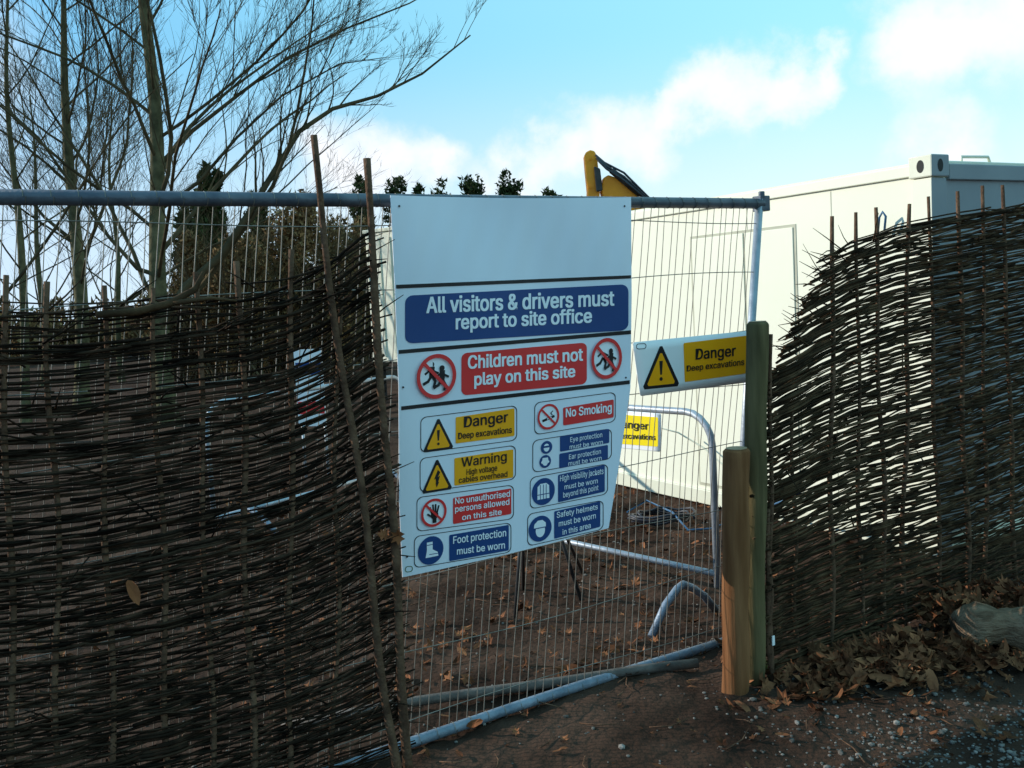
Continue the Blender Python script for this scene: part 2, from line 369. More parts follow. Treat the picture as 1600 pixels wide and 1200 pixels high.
p.stroke([(0, .5), (0, -.55)], .06, 4); p.stroke([(-.25, .5), (-.25, -.55)], .05, 4); p.stroke([(.25, .5), (.25, -.55)], .05, 4); p.stroke([(-.5, -.2), (.5, -.2)], .06, 4); p.done('pictogram', sg, 'blue circle with a jacket')
p = Pict(S1, 844, 826, 18, 20, -.2, .0020); p.disc(0, 0, 1, 4); p.disc(.02, -.15, .4, 0, .52); p.poly([(-.55, .05), (-.5, .4), (-.2, .65), (.2, .65), (.48, .4), (.5, .05)], 0); p.stroke([(-.58, .06), (.6, .06)], .07, 4); p.done('pictogram', sg, 'blue circle with a head wearing a helmet')
outline(S1, (633, 885, 895, 645, 884, 893), .0016, 4, 1.2, M['grass'], 'maker_mark', sg)

# ---------------------------------------------------------------- small danger signs
def danger(S, sheetQ, yQ, t1, t2, tri, name_label, base, ym):
    e = empty('danger_sign', tuple(base), name_label, 'sign', None)
    o = fill_shape(S, sheetQ, 0, 3, M['swhite'], 'sheet', e)
    md = o.modifiers.new('thick', 'SOLIDIFY'); md.thickness = .003; md.offset = -1
    y = fill_shape(S, yQ, .0045, 2, M[ym], 'warning_panel', e)
    lettering(S, [('Danger', t1), ('Deep excavations', t2)], .006, M['black'], y, .018)
    cx, cy, rx, ry, k = tri; p = Pict(S, cx, cy, rx, ry, k, .0045, ym); triangle(p, 'bang'); p.done('pictogram', e, 'yellow triangle with exclamation mark')
    return e
S2 = lambda px, py, lift=0: FP(px, py, .012 + lift)
e = danger(S2, (988, 535, 619, 1188, 515, 595, 1000, 1186), (1068, 536, 597, 1178, 523, 582, 1070, 1177), (1087, 545, 567, 1150, 539, 561), (1073, 571, 583, 1163, 560, 573),
       (1033, 573, 28, 33, -.1), 'white and yellow danger sign beside the wooden post, right of the big notice', FP(1080, 600, .012), 'yellow')
outline(S2, (994, 537, 546, 1010, 536, 545), .0045, 4, 1, M['black'], 'maker_mark', e)

# ---------------------------------------------------------------- pedestrian barriers
E1 = at_z(1122, 935); E2 = at_z(870, 850, .1); E2.z = 0; UE = (E2 - E1).normalized(); NE = V((-UE.y, UE.x, 0))
if NE.dot(CAM - E1) < 0: NE = -NE
def barrier(E1, UE, length, label, feet, H=.97):
    e = empty('pedestrian_barrier', tuple(E1), label, 'barrier', 'tubular steel pedestrian barriers')
    Z = V((0, 0, 1)); r = .17
    pts = [E1 + Z * .06, E1 + Z * (H - r)] + [E1 + UE * (r - r * math.cos(a)) + Z * (H - r + r * math.sin(a)) for a in [math.radians(x) for x in (18, 36, 54, 72, 90)]]
    Q = E1 + UE * length
    pts += [Q - UE * (r - r * math.cos(a)) + Z * (H - r + r * math.sin(a)) for a in [math.radians(x) for x in (90, 72, 54, 36, 18, 0)]] + [Q + Z * .06]
    m = MB(); m.tube(pts, .019, 10); m.build('frame', M['galv2'], e)
    m = MB(); m.tube([E1 + Z * .13, Q + Z * .13], .017, 10); m.build('bottom_rail', M['galv2'], e)
    for a_, b_, h_ in feet:     # two splayed struts bent over the rail
        m = MB(); md_ = (a_ + b_) / 2 + Z * h_
        m.tube([a_ - Z * .03, a_.lerp(md_, .45) + Z * .022, a_.lerp(md_, .82) + Z * .018, md_, b_.lerp(md_, .7) + Z * .012, b_.lerp(md_, .35) + Z * .008, b_ - Z * .03], .020, 10); m.build('foot', M['galv3'], e)
    return e
def foot_at(c, u, half=.33): n_ = V((-u.y, u.x, 0)); return (c - n_ * half, c + n_ * half, .15)
barrier(E1, UE, 2.2, 'steel pedestrian barrier with rounded corner in front of the cream cabin', [(at_z(1017, 986), at_z(1118, 944), .165), foot_at(E1 + UE * 1.85, UE)])
E3 = at_z(640, 752); E4 = at_z(470, 800); U3 = (E4 - E3).normalized()
barrier(E3, U3, 2.2, 'steel pedestrian barrier far behind the left woven hurdle', [foot_at(E3 + U3 * .3, U3), foot_at(E3 + U3 * 1.9, U3)])
S3 = lambda px, py, lift=0: on_plane(px, py, E1 + NE * (.024 + lift), NE)
danger(S3, (866, 633, 690, 1033, 646, 706), (936, 645, 691, 1028, 652, 698), (962, 656, 671, 1013, 660, 675), (944, 675, 686, 1024, 679, 690), (900, 667, 26, 24, .08),
       'sunlit white and yellow danger sign hung on the pedestrian barrier, half hidden by the notice', S3(960, 690), 'yellow2')

# ---------------------------------------------------------------- posts
def post(px, ybot, pxt, ytop, rad, mt, label):
    b = at_z(px, ybot, -.02); tp = at_y(pxt, ytop, b.y)
    e = empty('wooden_post', tuple(b), label, 'post')
    n = 30; ph = R(0, 6); lo_ = V((b.x, b.y, -.1)); m = MB()
    pts = [lo_.lerp(tp, k / n) + V((.003 * math.sin(k * .5 + ph), .003 * math.cos(k * .4), 0)) for k in range(n + 1)]
    rd = [rad * (1.01 - .03 * k / n) + .0008 * math.sin(k * .5 + ph) for k in range(n + 1)]
    pts += [pts[-1] + V((0, 0, .006)), pts[-1] + V((0, 0, .012))]; rd += [rad * .93, rad * .82]
    m.tube(pts, rd, 32, True); m.build('shaft', M[mt], e)
    t = pts[-1] + V((0, 0, .001)); m = MB(); m.tube([t, t + V((0, 0, .003))], rad * .77, 20); m.build('cut_end', M['cutwood'], e)
post(1148, 1078, 1150, 706, .054, 'log', 'short peeled orange-brown round wooden post in front of the taller one')
post(1176, 1062, 1183, 508, .045, 'post', 'tall weathered round wooden post beside the right woven hurdle')

# ---------------------------------------------------------------- woven hurdles
def interp(x, pts):
    if x <= pts[0][0]: return pts[0][1]
    for (a, b), (c, d) in zip(pts, pts[1:]):
        if x <= c: return b + (d - b) * (x - a) / (c - a)
    return pts[-1][1]
def hurdle(label, P0, n, u, stakes_px, prof_px, flow_px, s_lo, s_hi, endL, endR, rows, rods, mt, rr, gap, stub, amp, wisps, wave):
    e = empty('woven_hurdle', (P0.x, P0.y, 0), label, 'fence')
    def sz(px, py): p = on_plane(px, py, P0, n); return ((p - P0).dot(u), p.z)
    prof = sorted(sz(*q) for q in prof_px); flow = sorted(sz(*q) for q in flow_px) if flow_px else prof
    ss = []
    for (a, b, c, d, r0) in stakes_px:
        s1, z1 = sz(a, b); s0, z0 = sz(c, d)
        k = (s1 - s0) / (z1 - z0); s_g = s0 - k * z0; ss.append((s_g, s1, z1))
        m = MB(); N_ = 14; ph = R(0, 6); fw = .026 if r0 > .0135 else .004; wb = R(.006, .014)
        pts = [P0 + u * (s_g + (s1 - s_g) * q / N_ + wb * math.sin(q * .8 + ph)) + n * (fw + .004 * math.sin(q + ph)) + V((0, 0, -.06 + (z1 + .06) * q / N_)) for q in range(N_ + 1)]
        m.tube(pts, [r0 * (1.1 - .35 * q / N_) + R(-.0012, .0015) for q in range(N_ + 1)], 8)
        m.build('stake', M['stake'], e)
    stk = sorted(ss)
    w = MB()
    for k in range(rows):
        fr = (k + .5) / rows
        for j in range(rods):
            if random.random() < gap(fr): continue
            f0 = fr + R(-.8, .8) / rows
            top = lambda s: interp(s, flow)
            sL = endL(f0)
            if flow_px:
                while sL < s_hi and f0 * top(sL) > interp(sL, prof): sL += .012
            sL -= abs(random.gauss(0, .03)); sR = endR(f0) + abs(random.gauss(0, .03))
            a = sL
            while a < sR - .1:
                Ln = R(.6, 1.7); b = min(sR, a + Ln)
                if sR - b < .25: b = sR
                r_ = rr * R(.5, 1.3); NN = max(6, int((b - a) / .032)); pts = []; rad = []
                ph = R(0, 6); wob = R(.0005, .003); dz = R(-.006, .006); tilt = random.gauss(0, .009 + (.02 if fr > .93 else 0))
                flip = random.random() < .5; jn = R(-.006, .006)
                for q in range(NN + 1):
                    t = q / NN; s = a + (b - a) * t
                    zz = f0 * top(s) + wob * math.sin(s * 7 + ph) + dz + tilt * (t - .5) * 2 + wave * math.sin(s * 3.1 + f0 * 2.2) * min(1, f0 * 3) * (1 - f0) * 3
                    sp = [x0 + (x1 - x0) * min(1.2, max(0, zz / z1)) for x0, x1, z1 in stk]
                    i = 0
                    while i < len(sp) and sp[i] < s: i += 1
                    if i == 0: ph_ = 0 - min(1, (sp[0] - s) / .1) * .5
                    elif i == len(sp): ph_ = i - 1 + min(1, (s - sp[-1]) / .1) * .5
                    else: ph_ = i - 1 + (s - sp[i - 1]) / max(1e-4, sp[i] - sp[i - 1])
                    side = math.cos(math.pi * (ph_ + k))
                    pts.append(P0 + u * s + n * (amp * side + .003 * math.sin(ph + s * 5) + jn) + V((0, 0, max(-.02, zz))))
                    rad.append(r_ * (1 - .45 * (t if flip else 1 - t)))
                w.tube(pts, rad, 5, True)
                a = b - R(.05, .15) if b < sR else sR
    for k in range(stub):       # loose broken rod ends sticking out
        f0 = R(.05, 1.0); s = R(s_lo, s_hi); z = f0 * interp(s, prof)
        p = P0 + u * s + V((0, 0, z)) + n * R(-.02, .03); d = u * R(-1, 1) + V((0, 0, R(-.15, .45))) + n * R(-.2, .5); d.normalize(); L_ = R(.06, .2)
        w.tube([p, p + d * L_ * .5 + V((0, 0, .004)), p + d * L_], [rr * .7, rr * .55, rr * .25], 4)
    for s_a, s_b, cnt, sgn in wisps:     # thin springy tips along the edge
        for k in range(cnt):
            s = R(s_a, s_b); z = interp(s, prof) * R(.88, 1.0); p = P0 + u * s + V((0, 0, z)) + n * R(-.02, .02)
            d = (u * sgn * R(.5, 1) + V((0, 0, R(-.1, .5)))).normalized(); L_ = R(.08, .22); dr = R(-.05, .05)
            w.tube([p, p + d * L_ * .5 + V((0, 0, dr * .3)), p + d * L_ + V((0, 0, dr))], [.0035, .0025, .001], 4)
    w.build('woven_rods', M[mt], e)
PH = A + NF * .22
_sz = lambda px, py: ((on_plane(px, py, PH, NF) - PH).dot(U), on_plane(px, py, PH, NF).z)
sR0, zR0 = _sz(632, 1195); sR1, zR1 = _sz(572, 370)
sLL = _sz(0, 800)[0] - .35
stakesL = [(-60, 425, -48, 1190, .012), (6, 430, 18, 1190, .010), (75, 440, 92, 1190, .010), (160, 446, 172, 1190, .010), (238, 450, 262, 1190, .010), (306, 425, 330, 1190, .010), (372, 408, 392, 1190, .011),
           (456, 390, 448, 1190, .011), (482, 213, 612, 1165, .014), (566, 249, 634, 1195, .015), (528, 420, 520, 1190, .009)]
profL = [(-200, 468), (0, 474), (100, 474), (200, 466), (300, 456), (380, 452), (440, 438), (490, 416), (530, 390), (565, 362), (600, 350)]
endRL = lambda fr: sR0 + (sR1 - sR0) * min(1, fr * 1.0)
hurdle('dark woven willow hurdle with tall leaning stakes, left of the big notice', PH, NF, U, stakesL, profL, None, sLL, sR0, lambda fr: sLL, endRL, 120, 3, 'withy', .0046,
       lambda fr: .42 if fr < .09 else (.22 if .62 < fr < .88 else (.10 if fr < .93 else .45)), 170, .015,
       [(_sz(430, 500)[0], sR1 - .05, 16, 1), (sLL, _sz(430, 500)[0], 30, 1)], .012)
G1 = at_z(1200, 1054); G2 = at_z(1600, 902); UG = (G2 - G1); UG.z = 0; UG.normalize(); NG = V((UG.y, -UG.x, 0))
_s2 = lambda px, py: ((on_plane(px, py, G1, NG) - G1).dot(UG), on_plane(px, py, G1, NG).z)
sEnd = _s2(1600, 700)[0] + .45
stakesR = [(1203, 522, 1201, 1040, .011), (1199, 795, 1203, 1045, .010), (1236, 640, 1244, 1010, .009), (1300, 338, 1296, 1000, .0125), (1337, 332, 1344, 990, .010), (1366, 324, 1384, 980, .0115), (1419, 319, 1409, 965, .012),
           (1450, 307, 1468, 955, .011), (1496, 299, 1512, 940, .013), (1534, 290, 1540, 920, .010), (1565, 289, 1586, 905, .012), (1608, 285, 1616, 890, .012), (1650, 280, 1660, 880, .012)]
profR = [(1195, 620), (1206, 590), (1225, 552), (1250, 492), (1272, 440), (1300, 394), (1330, 374), (1400, 352), (1455, 342), (1520, 332), (1600, 318), (1700, 300)]
flowR = [(1195, 455), (1240, 428), (1280, 402), (1330, 376), (1400, 352), (1455, 342), (1520, 332), (1600, 318), (1700, 300)]
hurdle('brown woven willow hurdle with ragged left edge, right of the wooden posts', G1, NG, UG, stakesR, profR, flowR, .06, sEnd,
       lambda fr: .030 + R(0, .05) * (R(0, 1) < .5), lambda fr: sEnd, 132, 3, 'withy2', .0058, lambda fr: .03, 70, .012,
       [(_s2(1225, 700)[0], _s2(1330, 500)[0], 40, -1)], .008)

# ---------------------------------------------------------------- site cabin (near)
Cn = at_z(1455, 243, 2.28); C2 = at_z(1110, 303, 2.28); LA = (C2 - Cn); LA.z = 0; LA.normalize(); WA = V((LA.y, -LA.x, 0))
if WA.x < 0: WA = -WA
Z = V((0, 0, 1))
C0 = V((Cn.x, Cn.y, 0)); NS = -WA
def DS(px, py, off=0): return on_plane(px, py, C0 + NS * off, NS)
cab = empty('site_cabin', tuple(C0), 'long cream steel site cabin behind the right woven hurdle', 'cabin')
CL, CW, CH = 6.0, 2.4, 2.25
m = MB(); m.obox(C0 + LA * .03 + WA * .03 + Z * .0, LA * (CL - .06), WA * (CW - .06), Z * (CH - .03)); m.build('wall', M['cream'], cab)
m = MB(); m.obox(C0 + LA * .02 + WA * .02 + Z * (CH - .03), LA * (CL - .04), WA * (CW - .04), Z * .04); m.build('roof', M['cream2'], cab, .008)
m = MB(); m.obox(C0 + LA * .022 + WA * .14 + Z * .1, LA * .006, WA * (CW - .28), Z * (CH - .2)); m.build('end_shade_panel', M['endshade'], cab)  # thin sheet added over the cream end wall, shade as colour
for o_ in (C0, C0 + WA * (CW - .1)):
    m = MB(); m.obox(o_ + LA * .14 + Z * (CH - .07) + WA * .012, LA * (CL - .28), WA * .088, Z * .066); m.build('top_rail', M['cream'], cab, .006)
    m = MB(); m.obox(o_ + LA * .14 + Z * -.02 + WA * .008, LA * (CL - .28), WA * .088, Z * .11); m.build('bottom_rail', M['cream2'], cab, .006)
for o_, mt in ((C0, 'endshade'), (C0 + LA * (CL - .1), 'cream2')):  # near end rail takes the painted shade colour
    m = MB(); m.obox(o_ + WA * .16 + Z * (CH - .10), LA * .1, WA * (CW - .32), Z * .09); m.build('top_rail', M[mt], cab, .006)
for i in (0, 1):
    for j in (0, 1):
        o_ = C0 + LA * (i * (CL - .14)) + WA * (j * (CW - .14))
        m = MB(); m.obox(o_ + Z * -.02 + LA * .004 + WA * .004, LA * .132, WA * .132, Z * (CH - .07)); pc = m.build('corner_post', [M['cream'], M['endshade']], cab, .004)
        if i == 0: pc.data.polygons[5].material_index = 1  # end-facing side darkened by colour, as if in shade
        oc = o_ + (LA * -.008 if i == 0 else LA * 0) + (WA * -.008 if j == 0 else WA * 0)
        m = MB(); m.obox(oc + Z * (CH - .085), LA * .156, WA * .156, Z * .125); c = m.build('corner_casting', [M['cream2'], M['endshade']], cab, .008)
        if i == 0: c.data.polygons[5].material_index = 1  # same painted shade on the casting's end side
        for nn, ax in ((-WA, LA), (-LA, WA)):
            h = MB(); ce = oc + LA * .075 + WA * .075 + Z * (CH - .022) + nn * .0765
            ring = [ce + ax * (.024 * math.cos(a)) + Z * (.036 * math.sin(a)) for a in [2 * math.pi * k / 20 for k in range(20)]]
            h.add(ring, [list(range(20))]); h.build('lifting_hole', M['hole'], c)
def plate(q0, q1, zlo, zhi, name, off=.0, th=.02, mt='cream', parent=None):
    a = (DS(q0, 400) - C0).dot(LA); b = (DS(q1, 400) - C0).dot(LA)
    o_ = C0 + LA * min(a, b) - WA * (th + off) + Z * zlo + WA * .03
    mm = MB(); mm.obox(o_, LA * abs(a - b), WA * th, Z * (zhi - zlo)); return mm.build(name, M[mt], parent, .003 if th > .005 else 0), min(a, b), abs(a - b)
zt = DS(1160, 364).z
plate(1075, 1240, .12, zt + .02, 'door_frame', .0008, .003, 'seam', cab)      # thin gap round the leaves
for q0, q1 in ((1078, 1158), (1161, 1236)):
    d_, a_, l_ = plate(q0, q1, .14, zt, 'door', .001, .010, 'cream', cab)
    mm = MB(); h0 = C0 + LA * (a_ + .06) + WA * .02 + Z * .95; mm.tube([h0, h0 - WA * .04, h0 - WA * .04 + LA * .10], .007, 8); mm.build('handle', M['cream2'], d_)
for aa in (.75, 1.5, 4.2, 4.95):
    m = MB(); m.obox(C0 + LA * aa + WA * .0285 + Z * .1, LA * .006, WA * .003, Z * (CH - .18)); m.build('wall_seam', M['seam'], cab)
for k in (.35, 1.0, 1.7):
    m = MB(); p = C0 + WA * k + LA * .06 + Z * (CH + .005); m.tube([p, p + Z * .035, p + Z * .04 + WA * .25, p + WA * .27], .009, 8); m.build('lashing_bar', M['cream2'], cab)
# far cabin on legs
P1 = at_y(583, 365, 17.5); P2 = at_y(583, 566, 17.5); hC = P1.z - P2.z
c2 = empty('site_cabin', (P2.x, P2.y, 0), 'small pale cabin standing on legs far behind, left of the notice', 'cabin')
l2 = V((.75, -.66, 0)); w2 = V((.66, .75, 0)); o_ = V((P2.x, P2.y, P2.z))
m = MB(); m.obox(o_, l2 * 2.4, w2 * 5, Z * hC); m.build('wall', M['cream'], c2, .02)
m = MB(); m.obox(o_ - l2 * .03 - w2 * .03 + Z * (hC + .002), l2 * 2.46, w2 * 5.06, Z * .06); m.build('roof', M['cream2'], c2, .01)
for k in range(9):
    m = MB(); m.obox(o_ + l2 * (.06 + k * .27) - w2 * .02 + Z * .1, l2 * .05, w2 * .02, Z * (hC - .2)); m.build('rib', M['cream2'], c2)
for i in (.05, 2.25):
    for j in (.05, 4.85):
        m = MB(); q = o_ + l2 * i + w2 * j; m.obox(V((q.x, q.y, -.04)), l2 * .1, w2 * .1, Z * (P2.z + .04)); m.build('leg', M['dark'], c2)
# board leaning on legs behind the left hurdle
bp_ = at_y(492, 700, 9.6); wb_ = empty('site_board', (bp_.x, bp_.y, 0), 'small white board with red and blue bands glimpsed through the left hurdle', 'board')
zz0 = at_y(492, 665, 9.6).z; hh = at_y(492, 545, 9.6).z - zz0
m = MB(); m.obox(V((bp_.x - .14, bp_.y, zz0)), V((.28, -.06, 0)), V((0, .02, 0)), Z * hh); m.build('panel', M['swhite'], wb_)
for z_, mt, nm_ in ((.12, 'red', 'red_band'), (.50, 'blue', 'blue_band')):
    m = MB(); m.obox(V((bp_.x - .13, bp_.y - .006, zz0 + z_)), V((.26, -.056, 0)), V((0, .004, 0)), Z * .12); m.build(nm_, M[mt], wb_)
for dx in (-.11, .11):
    m = MB(); m.tube([V((bp_.x + dx, bp_.y + .03, -.04)), V((bp_.x + dx, bp_.y + .03, zz0 + .1))], .015, 8); m.build('leg', M['galv2'], wb_)

# ---------------------------------------------------------------- excavator
YE = 16.0
X = lambda px, py, dy=0: at_y(px, py, YE + dy)
bx_ = X(1170, 420); ex = empty('excavator', (bx_.x, bx_.y, 0), 'yellow excavator behind the cabin with its raised arm showing over the fence', 'excavator')
D = V((0, 1, 0))
def arm(name, pts, th, mt='yel', dy=-.14):
    m = MB(); n = len(pts); vs = [X(*p) + D * dy for p in pts] + [X(*p) + D * (dy + th) for p in pts]
    m.add(vs, [list(range(n))[::-1], list(range(n, 2 * n))] + [(k, (k + 1) % n, n + (k + 1) % n, n + k) for k in range(n)]); return m.build(name, M[mt], ex, .02)
arm('dipper_arm', [(912, 246), (914, 240), (921, 236), (928, 238), (932, 246), (934, 268), (936, 300), (934, 400), (925, 430), (917, 428), (916, 340), (917, 300), (914, 270)], .24)
arm('boom', [(938, 300), (941, 280), (949, 275), (966, 281), (984, 294), (1030, 318), (1080, 345), (1150, 420), (1140, 440), (1070, 385), (1000, 350), (945, 325)], .3, dy=-.16)
for a_, b_, r_ in (((932, 246), (958, 268), .028), ((955, 266), (1005, 308), .05)):
    m = MB(); m.tube([X(*a_, -.2), X(*b_, -.2)], r_, 10); m.build('hydraulic_ram', M['dark'], ex)
for k in range(3):
    m = MB(); m.tube([X(930 + k * 2, 242 + k * 4, -.2 - k * .03), X(944 + k * 2, 254 + k * 5, -.2 - k * .03), X(975, 270 + k * 6, -.2 - k * .03), X(1015, 310 + k * 3, -.2 - k * .03)], .018, 6); m.build('hydraulic_hose', M['hose'], ex)
arm('hose_bracket', [(926, 262), (936, 266), (940, 300), (930, 302)], .05, 'dark', -.22)
for y_ in (248, 292):
    m = MB(); m.tube([X(923, y_, -.15), X(923, y_, -.18)], .018, 10); m.build('pivot_pin', M['yel'], ex)
arm('bucket', [(917, 425), (940, 428), (955, 450), (945, 475), (915, 485), (895, 470), (905, 440)], .6, 'dark', -.3)
m = MB(); b0 = V((bx_.x - .6, YE - .9, .75)); m.obox(b0, V((2.4, 0, 0)), V((0, 1.8, 0)), Z * .75); m.build('body', M['yel'], ex, .06)
m = MB(); m.obox(b0 + V((.1, .05, .78)), V((1.05, 0, 0)), V((0, .85, 0)), Z * 1.15); cb = m.build('cab', M['yel'], ex, .05)
m = MB(); m.obox(b0 + V((.2, .03, .98)), V((.85, 0, 0)), V((0, .015, 0)), Z * .85); m.build('window', M['glass'], cb)
for dy in (-1.05, .6):
    m = MB(); pr = []
    for k in range(20):
        a = 2 * math.pi * k / 20; pr.append(V((bx_.x + .5 + 1.0 * (1 if math.cos(a) > 0 else -1) + .33 * math.cos(a), YE + dy, .33 + .33 * math.sin(a))))
    m.add(pr + [q + V((0, .45, 0)) for q in pr], [list(range(20))[::-1], list(range(20, 40))] + [(k, (k + 1) % 20, 20 + (k + 1) % 20, 20 + k) for k in range(20)]); m.build('track', M['dark'], ex)

# ---------------------------------------------------------------- small site items
st = empty('folding_stand', tuple(at_z(855, 950)), 'black folding metal stand whose legs show under the big notice', 'stand')
a1 = at_z(805, 966, -.03); a2 = at_z(908, 938, -.03)
for a_, t_ in ((a1, V((a1.x + .07, a1.y + .02, .55))), (a2, V((a2.x - .15, a2.y, .55)))):
    m = MB(); m.tube([a_, t_], .010, 8); m.build('leg', M['dark'], st)
    m = MB(); b_ = a_ + V((.05, .5, 0)); m.tube([b_, t_], .010, 8); m.build('leg', M['dark'], st)
m = MB(); m.tube([V((a1.x + .07, a1.y + .02, .55)), V((a2.x - .15, a2.y, .55))], .010, 8); m.build('crossbar', M['dark'], st)
m = MB(); pts = [at_z(440, 1138, .0), at_z(620, 1100, .0), at_z(740, 1083, .005), at_z(870, 1066, .0), at_z(1000, 1046, .0), at_z(1090, 1036, .0)]
m.tube(pts, .021, 10); tag(m.build('steel_tube', M['rust']), 'dull brown steel tube lying on the soil behind the fence', 'tube')
m = MB(); pts = []
for k in range(70):
    a = k * .42; r = .17 + .05 * math.sin(k * .37); c = at_z(1040, 812)
    pts.append(c + V((r * 1.2 * math.cos(a), r * .8 * math.sin(a), .0 + .02 * (k // 18) + .012 * math.sin(k * 1.7))))
m.tube(pts, .009, 6); tag(m.build('coiled_hose', M['hose']), 'black hose coiled on the ground at the foot of the cream cabin', 'hose')
m = MB(); m.tube([at_z(980, 800, .0), at_z(1010, 782, .03), at_z(1050, 800, .08), at_z(1075, 828, .0), at_z(1110, 826, .0), at_z(1180, 800, .0), at_z(1230, 780, .3), at_z(1250, 770, .5)], .007, 6)
tag(m.build('blue_hose', M['bluehose']), 'thin blue hose trailing along the foot of the cream cabin', 'hose')
m = MB(); m.tube([DS(1030, 668, .25), DS(1060, 676, .12), DS(1100, 700, .06), DS(1150, 745, .04), DS(1180, 765, .04)], .006, 6); tag(m.build('electric_cable', M['cream2']), 'pale cable sagging against the side of the cream cabin', 'cable')
m = MB(); m.tube([DS(1372, 362, .03), DS(1374, 340, .04), DS(1379, 331, .05), DS(1384, 338, .04), DS(1382, 360, .03)], .007, 6); tag(m.build('cord_loop', M['bluehose']), 'small blue cord loop on the cabin wall above the right hurdle', 'cord')
m = MB(); q = _s2(1202, 995); p0 = G1 + UG * q[0] + Z * (q[1] - .03) + NG * .02; m.obox(p0 - UG * .008, UG * .014, NG * .004, Z * .04); tag(m.build('paper_tag', M['swhite']), 'tiny white tag on the end stake of the right hurdle', 'tag')
# log
la = at_z(1492, 1000, .02); lb = at_z(1790, 985, .05); lg = empty('fallen_log', tuple(la), 'weathered grey-brown log lying among leaves below the right hurdle', 'log')
m = MB(); n_ = 40; pts = [la.lerp(lb, k / n_) + V((0, 0, .045 + .01 * math.sin(k * .3))) for k in range(n_ + 1)]; rd = [.092 + .008 * math.sin(k * .5) for k in range(n_ + 1)]; rd[0] = .058; rd[1] = .077; rd[2] = .087
m.tube(pts, rd, 28); o = m.build('trunk', M['rotlog'], lg)
bmx = bmesh.new(); bmx.from_mesh(o.data)
for v in bmx.verts: v.co += v.normal * (.014 * noise.noise(v.co * 9) + .008 * noise.noise(v.co * 30))
bmx.to_mesh(o.data); bmx.free()
# dead branch over left hurdle
m = MB(); m.tube([FP(150, 492, .25), FP(215, 487, .26), FP(265, 474, .26), FP(305, 452, .26), FP(318, 425, .27)], [.010, .012, .011, .010, .005], 8); m.tube([FP(265, 474, .26), FP(330, 466, .3), FP(370, 470, .3)], [.009, .006, .003], 6)
tag(m.build('dead_branch', M['withy2']), 'crooked dead branch lying along the top of the left hurdle', 'branch')

# ---------------------------------------------------------------- leaves, gravel, twigs
SH = [(0, 0)] + [(r * math.sin(a), r * math.cos(a)) for a, r in [(0, 1), (.25, .5), (.6, .85), (.95, .45), (1.4, .75), (2.0, .4), (2.7, .5), (3.14, .15), (-2.7, .5), (-2.0, .4), (-1.4, .75), (-.95, .45), (-.6, .85), (-.25, .5)]]
SO = [(0, 0)] + [(r * math.sin(a) * .6, r * math.cos(a)) for a, r in [(0, 1), (.5, .8), (1.1, .7), (1.8, .65), (2.6, .8), (3.14, .9), (-2.6, .8), (-1.8, .65), (-1.1, .7), (-.5, .8)]]
def leaf(mb, p, size, flat=.35):
    rot = Matrix.Rotation(R(0, 6.28), 3, 'Z') @ Matrix.Rotation(random.gauss(0, flat), 3, 'X') @ Matrix.Rotation(random.gauss(0, flat), 3, 'Y')
    cu = R(-.3, 1.1); c2_ = R(-.5, .9); sh = SH if random.random() < .6 else SO
    vs = [p + rot @ (V((x * .9, y, cu * x * x + c2_ * y * y * .6 + (.0 if (x, y) == (0, 0) else R(-.08, .14)))) * size) for x, y in sh]
    n = len(vs); mb.add(vs, [(0, k, k + 1 if k + 1 < n else 1) for k in range(1, n)])
lm = MB()
for _ in range(1900):
    x, y = R(-2.6, 2.6), R(4.0, 9.5); leaf(lm, V((x, y, gh(x, y) + fine(x, y) + R(.006, .02))), R(.018, .055))
for _ in range(220):
    x, y = R(-1.2, 2.4), R(2.6, 4.6); leaf(lm, V((x, y, gh(x, y) + fine(x, y) + R(.006, .02))), R(.012, .036))
for _ in range(760):
    x = random.gauss(1.55, .27); y = 3.98 + (x - 1.5) * .25 + random.gauss(0, .10)
    h = .10 * math.exp(-((x - 1.55) / .4) ** 2 - ((y - 4.0) / .20) ** 2)
    leaf(lm, V((x, y, gh(x, y) + .014 + h * R(.2, 1))), R(.030, .068), .5)
for _ in range(150):
    x = R(1.4, 3.0); y = R(3.3, 4.0) + (x - 1.5) * .2; leaf(lm, V((x, y, gh(x, y) + fine(x, y) + R(.008, .02))), R(.02, .05), .4)
for _ in range(460):
    t = R(0, 1); c = la.lerp(lb, t); leaf(lm, V((c.x + R(-.1, .1), c.y + R(.1, .38), R(.0, .14) + .1 * t)), R(.03, .062), .6)
tag(lm.build('leaf_litter', M['leaf']), 'brown dead leaves strewn over the soil and heaped by the log', 'dead leaves', kind='stuff')
gm = MB(); ico = bmesh.new(); bmesh.ops.create_icosphere(ico, subdivisions=1, radius=1); iv = [v.co.copy() for v in ico.verts]; fi = [[v.index for v in q.verts] for q in ico.faces]; ico.free()
for k in range(4400):
    if k < 2200: x, y = random.gauss(1.6, .4), random.gauss(3.3, .3)
    else: x, y = R(-2, 2.5), R(2.6, 8)
    s_ = abs(random.gauss(.003, .0018)) + .0012 + (.006 if random.random() < .06 else 0); sc = V((R(.7, 1.4), R(.7, 1.4), R(.5, .9)))
    gm.add([V((x, y, gh(x, y) + fine(x, y) + s_ * .3)) + V((v.x * sc.x, v.y * sc.y, v.z * sc.z)) * s_ for v in iv], fi)
tag(gm.build('gravel', M['stone']), 'fine grey gravel scattered over the foreground soil', 'gravel', kind='stuff')
tm = MB()
for _ in range(320):
    x, y = R(-1.5, 2.5), R(2.7, 7.5); a = R(0, 6.28); L_ = R(.04, .22); p = V((x, y, gh(x, y) + .012))
    tm.tube([p, p + V((math.cos(a), math.sin(a), R(0, .1))) * L_ * .5, p + V((math.cos(a + .2), math.sin(a + .2), R(0, .1))) * L_], [.003, .0026, .001], 4)
